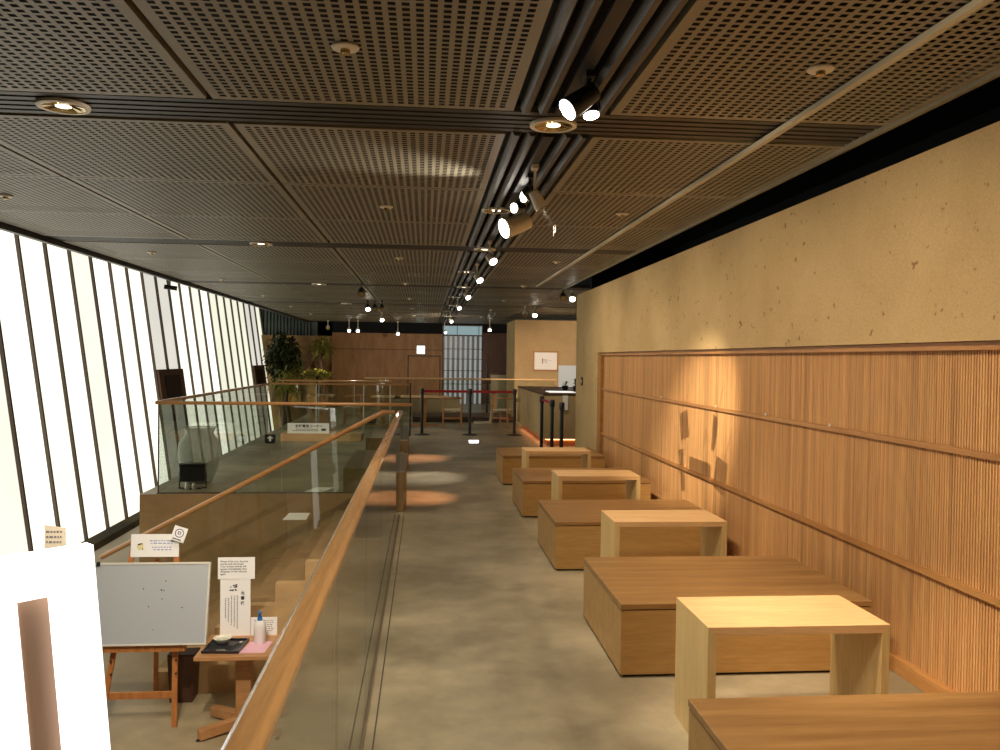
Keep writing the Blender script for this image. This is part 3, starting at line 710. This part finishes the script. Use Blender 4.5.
# bin behind the easel
bn_=thing('waste_bin','dark brown tapered wooden bin behind the easel','bin',(-2.06,7.42,LOW))
MB().prism([(-.10,-.1,0),(.09,-.1,0),(.11,-.1,.40),(-.12,-.1,.40)],(0,.18,0)).build('body',M['darkwood'],bn_); MB().box(-.12,.11,-.1,.08,.40,.415).build('rim',M['ventd'],bn_)

# ------------------------------------------------------------------ small pedestal table with its items
TZ=-.68
tb=thing('pedestal_table','small square wooden pedestal table right of the easel on the lower floor','table',(-1.42,6.8,LOW))
MB().box(-.33,.37,-.27,.27,.64,.67).build('table_top',M['pedestal'],tb,bevel=.003)
MB().box(-.06,.06,-.05,.05,.05,.64).build('column',M['pedestal'],tb,bevel=.006)
for a,b in (((0,-.02,.07),(-.3,-.22,.047)),((0,.02,.07),(-.3,.24,.047)),((0,-.02,.07),(.3,-.22,.047)),((0,.02,.07),(.3,.24,.047))):
    MB().bar(a,b,.075,.075).build('foot',M['pedestal'],tb,bevel=.004)
for s in ((-.3,-.22),(-.3,.24),(.3,-.22),(.3,.24)): MB().lathe([(.02,0),(.02,.008)],(s[0],s[1],0),10).build('glide',M['black'],tb)
nt_=thing('tall_notice','tall white notice with vertical black writing standing on the pedestal table','notice',(-1.69,7.03,TZ))
MB().box(.02,.265,0,.006,0,.495).build('lower_sheet',M['paper'],nt_); MB().box(0,.30,-.004,.002,.475,.655).build('upper_card',M['paper'],nt_); MB().box(.05,.24,.006,.07,0,.012).build('foot',M['paper'],nt_)
text('english_lettering','Please write your favorite\nwords with the brush.\nYour written words will\nappear immediately then\ndisappear in few minutes\nagain.',.0215,(.02,-.0045,.615),(PI/2,0,0),M['ink'],nt_,line=.98,bold=.0002)
text('title_lettering','水\n書\n板',.034,(.185,-.0005,.345),(PI/2,0,0),M['ink'],nt_,line=1.25,bold=.0006)
mb=MB()
for j in range(5):
    x=.155-j*.024; z=.335-(.0 if j<3 else .02)
    while z>.06+.02*j: l=random.uniform(.006,.012); mb.box(x,x+.009,-.0012,0,z-l,z); z-=l+.007
mb.box(.21,.213,-.0012,0,.33,.36)
mb.build('vertical_small_print',plain('grey_print',s2l((120,118,120)),.7),nt_)
mb=MB(); random.seed(4)
for i in range(14):
    x=random.uniform(.09,.155); z=random.uniform(.375,.435); r_=random.uniform(.004,.009); mb.box(x-r_,x+r_,-.0012,0,z-r_*.7,z+r_*.7)
mb.build('ink_drawing',M['ink'],nt_)
tr=thing('black_tray','black rectangular tray with bowl and brush on the pedestal table','tray',(-1.56,6.76,TZ),-.06)
MB().box(-.14,.14,-.15,.15,0,.008).box(-.145,-.135,-.155,.155,.0,.02).box(.135,.145,-.155,.155,0,.02).box(-.145,.145,-.155,-.145,0,.02).box(-.145,.145,.145,.155,0,.02).build('tray_body',M['tray'],tr)
bw=thing('shallow_bowl','shallow cream water bowl on the black tray','bowl',(-1.605,6.84,TZ+.009))
MB().lathe([(.035,0),(.055,.012),(.075,.042),(.07,.042),(.05,.016),(.0,.012)],(0,0,0),24).build('bowl_body',M['white'],bw); MB().lathe([(.055,.026),(.0,.027)],(0,0,0),24).build('water',M['glass'],bw)
br=thing('writing_brush','black writing brush lying across the tray','brush',(-1.49,6.74,TZ+.018),1.1)
MB().tube([(-.1,0,0),(.06,0,0)],.006,8).build('handle',M['blackm'],br); MB().tube([(.06,0,0),(.085,0,0),(.105,0,0)],[.007,.009,.001],8).build('bristles',M['white'],br)
lbl=tag(MB().box(-.05,.04,-.015,.015,0,.003).build('tray_label',M['steel']),'small grey metal label on the front of the black tray','label'); lbl.location=(-1.56,6.66,TZ+.0085)
bo=thing('spray_bottle','milky pump bottle with blue cap on pink paper','bottle',(-1.31,6.84,TZ+.003))
MB().lathe([(.044,0),(.048,.01),(.048,.15),(.036,.175),(.014,.185)],(0,0,0),20).build('bottle_body',M['bottle'],bo)
MB().lathe([(.020,.18),(.020,.21),(.012,.205),(.010,.235),(.013,.24),(.013,.255),(.003,.26)],(0,0,0),14).box(-.008,.008,-.035,0,.238,.25).build('pump_cap',M['bluep'],bo)
pk=tag(MB().prism([(-.12,-.15,0),(.08,-.15,0),(.10,.11,0),(-.08,.11,0)],(0,0,.002)).build('pink_paper',M['pink']),'pink paper sheet under the pump bottle on the pedestal table','paper'); pk.location=(-1.31,6.76,TZ)
sc2=thing('instruction_card','small white card with grey text at the back of the pedestal table','card',(-1.42,7.03,TZ))
MB().box(0,.215,0,.006,0,.15).build('card_face',M['paper'],sc2); MB().box(.05,.16,.006,.03,0,.01).build('foot',M['paper'],sc2)
mb=MB()
for j in range(6):
    x=.03; z=.12-j*.017
    while x<.18: l=random.uniform(.008,.02); mb.box(x,x+l,-.001,0,z,z+.005); x+=l+.007
mb.build('small_print',bpy.data.materials['grey_print'],sc2)

# ------------------------------------------------------------------ white frame at lower left, emission stands in for strong light
lf=thing('glowing_white_frame','white frame in the lower left corner, glow standing in for strong light','sign',(-1.64,4.5,LOW),PI/4)
def q(s,z): return s+.0
tilt=.085
def edge(x0,z): return x0+tilt*(2.05-z)*1.0
def slab(x0,x1,z0,z1,y0,y1,sl=True):
    return [(edge(x0,z0) if sl else x0,y0,z0),(edge(x1,z0),y0,z0),(edge(x1,z1),y0,z1),(edge(x0,z1) if sl else x0,y0,z1)],(0,y1-y0,0)
MB().prism(*slab(-.31,-.10,0,2.02,-.04,.04)).build('side_upright',M['frameglow'],lf)
MB().prism(*slab(-1.3,-.10,1.80,2.02,-.0401,.04)).build('head_panel',M['frameglow'],lf)
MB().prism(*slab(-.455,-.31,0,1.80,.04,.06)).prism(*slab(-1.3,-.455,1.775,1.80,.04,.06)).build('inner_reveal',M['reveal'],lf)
MB().prism(*slab(-1.3,-.455,0,1.775,.03,.06)).build('inner_panel',M['frameglow'],lf)
MB().prism(*slab(-1.32,-.12,0,2.0,.06,.075)).build('glow_blocker',M['reveal'],lf)  # added plate, keeps the frame's glow off the railing glass
bc=thing('text_card','small beige card with grey text sticking up behind the white frame','card',(-2.12,5.0,LOW))
MB().tube([(0,0,0),(0,0,1.92)],.01,8).build('stem',M['steel'],bc); MB().lathe([(.12,0),(.12,.01),(.01,.02)],(0,0,0),16).build('base',M['steel'],bc)
MB().prism([(-.055,-.015,1.84),(.065,-.015,1.87),(.06,-.015,1.99),(-.055,-.015,2.01)],(0,.004,0)).build('card_face',M['beige'],bc)
mb=MB()
for j in range(3):
    x=-.045
    while x<.035: l=random.uniform(.008,.02); mb.box(x,x+l,-.0165,-.015,1.965-j*.03,1.975-j*.03); x+=l+.006
mb.build('small_print',bpy.data.materials['grey_print'],bc)

# ------------------------------------------------------------------ ceiling fittings
def downlight(i,x,y,lab):
    t=thing('ceiling_downlight',lab,'downlight',(x,y,H),0,'round recessed downlights')
    MB().lathe([(.098,-.012),(.12,-.010),(.122,.004),(.098,.004),(.098,-.012)],(0,0,0),28,0,False).build('trim_ring',M['white'],t)
    mb=MB(); n=16
    for k in range(n):
        a=2*PI*k/n; b=2*PI*(k+1)/n
        mb.add([(.099*math.cos(a),.099*math.sin(a),-.010),(.099*math.cos(b),.099*math.sin(b),-.010),(.035*math.cos(b),.035*math.sin(b),.003+.01*(k%2)),(.035*math.cos(a),.035*math.sin(a),.003-.006*(k%2))],[(0,1,2,3)])
    mb.build('reflector',M['gold'],t,recalc=False)
    MB().lathe([(.036,-.004),(.0,-.006)],(0,0,0),16).build('lamp',M['lensdim'],t)
dl=[]
for x,side in ((-1.76,'left'),(.64,'centre')):
    for j,y in enumerate(BY[1:6]): dl.append((x,y,'%s round downlight counting from the camera in the %s row of the cross beams'%(ORD[j],side)))
for j,y in enumerate((6.7,11.5,16.3,21.2)): dl.append((.56,y,'%s downlight inside the long lighting channel between beams'%ORD[j]))
for i,(x,y,l) in enumerate(dl): downlight(i,x,y,l)
for x,side in ((-3.2,'far left'),(-.32,'middle'),(1.59,'right')):
    for j in range(7):
        y=3.27+3.4*j
        t=thing('ceiling_disc','%s small white ceiling disc from the camera in the %s panel row'%(ORD[j],side),'sprinkler',(x,y,H),0,'small round discs on the ceiling panels')
        MB().lathe([(.05,0),(.055,-.006),(.05,-.012),(.02,-.014)],(0,0,0),24).build('disc_plate',M['white'],t)
        MB().lathe([(.02,-.012),(.018,-.03),(.004,-.034)],(0,0,0),12).build('nozzle',M['gold'],t)
def spot(lab,mount,stem,aim,mat,R=.05,Lh=.12,lit=True,grp='track spotlights along the ceiling channel',z=H):
    t=thing('track_spotlight',lab,'spotlight',(mount[0],mount[1],z),0,grp)
    MB().box(-.02,.02,-.04,.04,-.035,0).build('adapter',mat,t,bevel=.003)
    MB().tube([(0,0,-.03),(0,0,-stem)],.009,8).build('stem',mat,t)
    a=Vector(aim).normalized(); c=Vector((0,0,-stem))
    s=a.cross(Vector((0,0,1))).normalized()
    yk=MB()
    for sg in (-1,1): yk.bar(c+s*sg*(R+.006),c+s*sg*(R+.006)+a*Lh*.5,.004,.02)
    yk.bar(c-s*(R+.008),c+s*(R+.008),.02,.006); yk.build('yoke',mat,t)
    MB().tube([c-a*Lh*.25,c-a*Lh*.2,c+a*Lh*.1,c+a*Lh*.75,c+a*Lh*.8],[R*.45,R*.75,R*.85,R,R],18).build('head',mat,t)
    MB().tube([c+a*Lh*.8,c+a*(Lh*.8+.004)],R*.9,18).build('lens',M['lens'] if lit else M['gold'],t)
    return t
B_,W_=M['blackm'],M['white']
T='spotlight on the ceiling channel track'
spot('nearest black spotlight on the ceiling channel, lit lens turned left',(.665,3.42),.10,(-.8,-.22,-.62),B_,.05,.15)
spot('black spotlight just behind the nearest one, lens turned down',(.70,3.6),.06,(.1,-.3,-1),B_,.038,.10)
spot('white spotlight on a long stem turned toward the slatted wall',(.66,5.08),.19,(.45,.1,-.8),W_,.04,.11,False)
spot('black spotlight with lit lens just behind the white stemmed one',(.735,5.75),.07,(-.85,-.5,-.12),B_,.042,.10)
spot('small black spotlight with lit lens before the large cream one',(.69,6.05),.09,(-.75,-.65,-.2),B_,.038,.10)
spot('large cream spotlight turned left with a wide lit lens',(.74,6.35),.15,(-.9,-.35,-.35),W_,.08,.22)
for j,(y,st) in enumerate([(8.38,.17),(10.42,.17),(13.22,.18),(16.6,.15),(21.5,.2),(27.6,.3)]):
    spot('%s white spotlight beyond the large cream one along the channel track'%ORD[j],(.64,y),st,(.35,-.65,-.6),W_,.044,.11)
g='spotlights over the far left area'
for l,x,y,c,lt_,st in [('black unlit spotlight hanging left of the channel, nearest of the far left ones',-1.04,13.6,B_,False,.12),
    ('lit black spotlight at the left of a row of three',-1.22,17.8,B_,True,.12),('black unlit spotlight in the middle of a row of three',-1.07,17.76,B_,False,.12),('black unlit spotlight at the right of a row of three',-.92,17.72,B_,False,.12),
    ('lit spotlight alone behind the row of three',-1.15,22.2,W_,True,.15),('left lit spotlight of the pair above the planted corner',-2.43,26.9,W_,True,.3),('right lit spotlight of the pair above the planted corner',-2.15,26.9,W_,True,.3),
    ('small lit spotlight above the back wooden wall',-.91,27.8,W_,True,.35),('white spotlight leftmost, above the planted corner',-3.21,27.9,W_,False,.2)]:
    spot(l,(x,y),st,(.1,-.7,-.6),c,.055,.13,lt_,g)
g='spotlights over the counter area'
for l,x,y,c,lt_,st in [('black unlit spotlight beside the end of the plaster wall',2.32,13.95,B_,False,.1),('lit spotlight beside the end of the plaster wall',2.5,14.1,W_,True,.1),
    ('brightest lit spotlight over the end plaster wall',2.45,18.6,W_,True,.15),('white unlit spotlight left of the brightest one over the end wall',2.22,18.5,W_,False,.15),('small lit spotlight left of the end plaster wall',2.0,25.8,W_,True,.25)]:
    spot(l,(x,y),st,(-.05,-.7,-.55),c,.055,.13,lt_,g)
LS=Vector((.70,5.35,2.68)); TT=.085  # added fixture: plates cut along lamp rays to cast the wall shadows
bd=thing('shadow_casting_spotlight','added small black spotlight with plates shaped to cast shadows on the slatted wall','spotlight',(.66,5.33,H))
MB().box(-.02,.02,-.04,.04,-.035,0).build('adapter',B_,bd); MB().tube([(0,0,-.03),(0,0,-.13)],.009,8).build('stem',B_,bd)
MB().tube([(-.03,-.04,-.12),(.02,.01,-.165)],.03,14).build('head',B_,bd)
dr=(Vector((2.5,7.5,.95))-LS).normalized()
for P_ in [[(8.1, 1.14), (7.85, 1.2), (7.79, 0.94), (8.04, 0.88)], [(7.14, 1.21), (7.01, 1.17), (7.04, 1.01), (7.11, 0.87), (7.18, 0.89), (7.14, 1.13)], [(8.12, 0.78), (7.98, 0.81), (7.87, 0.42), (8.01, 0.38)], [(7.77, 0.76), (7.18, 0.76), (7.17, 0.58), (7.77, 0.58)], [(7.03, 0.85), (6.76, 0.81), (6.82, 0.52), (7.11, 0.57)]]:
    q_=[LS+(Vector((2.53,a_,b_))-LS)*TT-Vector((.66,5.33,H)) for a_,b_ in P_]
    mb=MB().prism(q_,dr*.001); c_=sum(q_,Vector())/len(q_)
    mb.bar(c_,c_.lerp(Vector((.03,.0,-.14)),.6),.0004,.0004); mb.build('shadow_plate',M['void'],bd)
t=thing('security_camera','small black fitting on the edge above the luminous wall','camera',(-3.95,13.3,H-.05))
MB().tube([(0,0,0),(0,0,-.08)],.012,8).build('stem',M['blackm'],t); MB().tube([(-.08,-.03,-.1),(.1,.03,-.12)],.035,10).build('head',M['blackm'],t)

# ------------------------------------------------------------------ lights
def S(name,loc,tgt,power,ang,blend=.5,col=(1,.78,.52),size=.03):
    l=bpy.data.lights.new(name,'SPOT'); l.energy=power; l.spot_size=math.radians(ang); l.spot_blend=blend; l.color=col; l.shadow_soft_size=size
    o=bpy.data.objects.new(name,l); C.objects.link(o); o.location=loc
    o.rotation_euler=(Vector(tgt)-Vector(loc)).to_track_quat('-Z','Y').to_euler(); return o
def A_(name,loc,rot,sx,sy,power,col):
    l=bpy.data.lights.new(name,'AREA'); l.shape='RECTANGLE'; l.size=sx; l.size_y=sy; l.energy=power; l.color=col
    o=bpy.data.objects.new(name,l); C.objects.link(o); o.location=loc; o.rotation_euler=rot; return o
warm=(1,.82,.58)
for y_,p_ in ((.4,60),(2.2,95),(3.9,100),(5.6,85),(7.3,80),(9.0,90),(10.9,100)):
    S('spot_lamp',(.74,y_,2.62),(2.35,y_+.5,1.1),p_*.75,125,1.0,warm,.08)  # added wide wash lamps, brighten the slatted wall evenly
S('spot_lamp',(.74,3.5,2.60),(1.7,3.6,.5),110,42,.7,warm)
S('spot_lamp',(.74,3.0,2.60),(2.1,3.7,0),150,34,.9,warm)
S('spot_lamp',(.74,5.3,2.60),(1.8,5.8,.5),70,42,.8,warm)
S('spot_lamp',tuple(LS),(2.5,7.45,1.0),620,33,.9,warm,.0004)
S('spot_lamp',(.74,8.2,2.6),(1.7,8.2,.5),50,46,.8,warm)
S('spot_lamp',(.74,9.6,2.6),(1.7,10.0,.5),60,46,.8,warm)
S('spot_lamp',(.66,5.6,2.58),(-.35,5.1,2.88),85,46,.9,(1,.93,.82))
for x,y,l in dl:
    if y<24: S('downlight_lamp',(x,y,H-.03),(x,y,0),(112 if y<5 else 58 if y<8 else 13 if y<14 else 16)*(1.7 if x<0 else 1),140,1.0,(1,.88,.7),.07)
for y in (1.8,):
    S('downlight_lamp',(.56,y,H-.03),(.56,y,0),120,140,1.0,(1,.88,.7),.07)
# spots added to make the floor glows by the stands
S('spot_lamp',(.6,9.6,2.6),(-.12,9.8,0),440,27,1.0,(1,.45,.22))
S('spot_lamp',(.6,13.0,2.6),(.0,11.5,0),280,26,1.0,(1,.92,.78))
S('spot_lamp',(.6,15.5,2.6),(-.1,13.7,0),440,22,1.0,(1,.45,.22))
# far end
S('spot_lamp',(2.45,18.4,2.6),(3.3,22,1.5),360,80,.8,(1,.73,.52))
S('spot_lamp',(2.2,14.3,2.6),(2.3,17,.6),60,70,.8,warm)
S('spot_lamp',(.6,21.4,2.5),(-.6,30,1.3),330,80,.9,warm)
S('spot_lamp',(-2.2,26.5,2.5),(-3.6,28.2,1.0),260,40,.8,(1,.85,.5))
S('spot_lamp',(-1.1,22,2.6),(-1,20.4,.6),40,80,.8,warm)
S('spot_lamp',(2.9,16.6,2.6),(3.35,19,1.2),120,50,.8,(1,.9,.8))  # added lamp without a fixture, brightens the notice board
S('spot_lamp',(-1.04,13.6,2.65),(-2.2,16.5,.3),130,30,.8,(1,.92,.8))  # added lamp to brighten the platform sign
# lower floor
S('spot_lamp',(-1.3,3.4,2.7),(-1.9,7.0,-.6),420,50,.8,(1,.92,.8),.04)
S('spot_lamp',(-1.2,5.8,2.7),(-1.8,9.6,-.9),200,70,.9,warm)
S('spot_lamp',(-1.2,8.8,2.7),(-1.8,13.5,0),80,80,.9,warm)

wld=bpy.data.worlds.new('World'); bpy.context.scene.world=wld; wld.use_nodes=True
wld.node_tree.nodes['Background'].inputs[0].default_value=(.62,.82,.9,1); wld.node_tree.nodes['Background'].inputs[1].default_value=.5
sc_=bpy.context.scene; sc_.view_settings.view_transform='Standard'; sc_.view_settings.look='None'; sc_.view_settings.exposure=0; sc_.view_settings.gamma=1
sc_.view_settings.use_curve_mapping=False
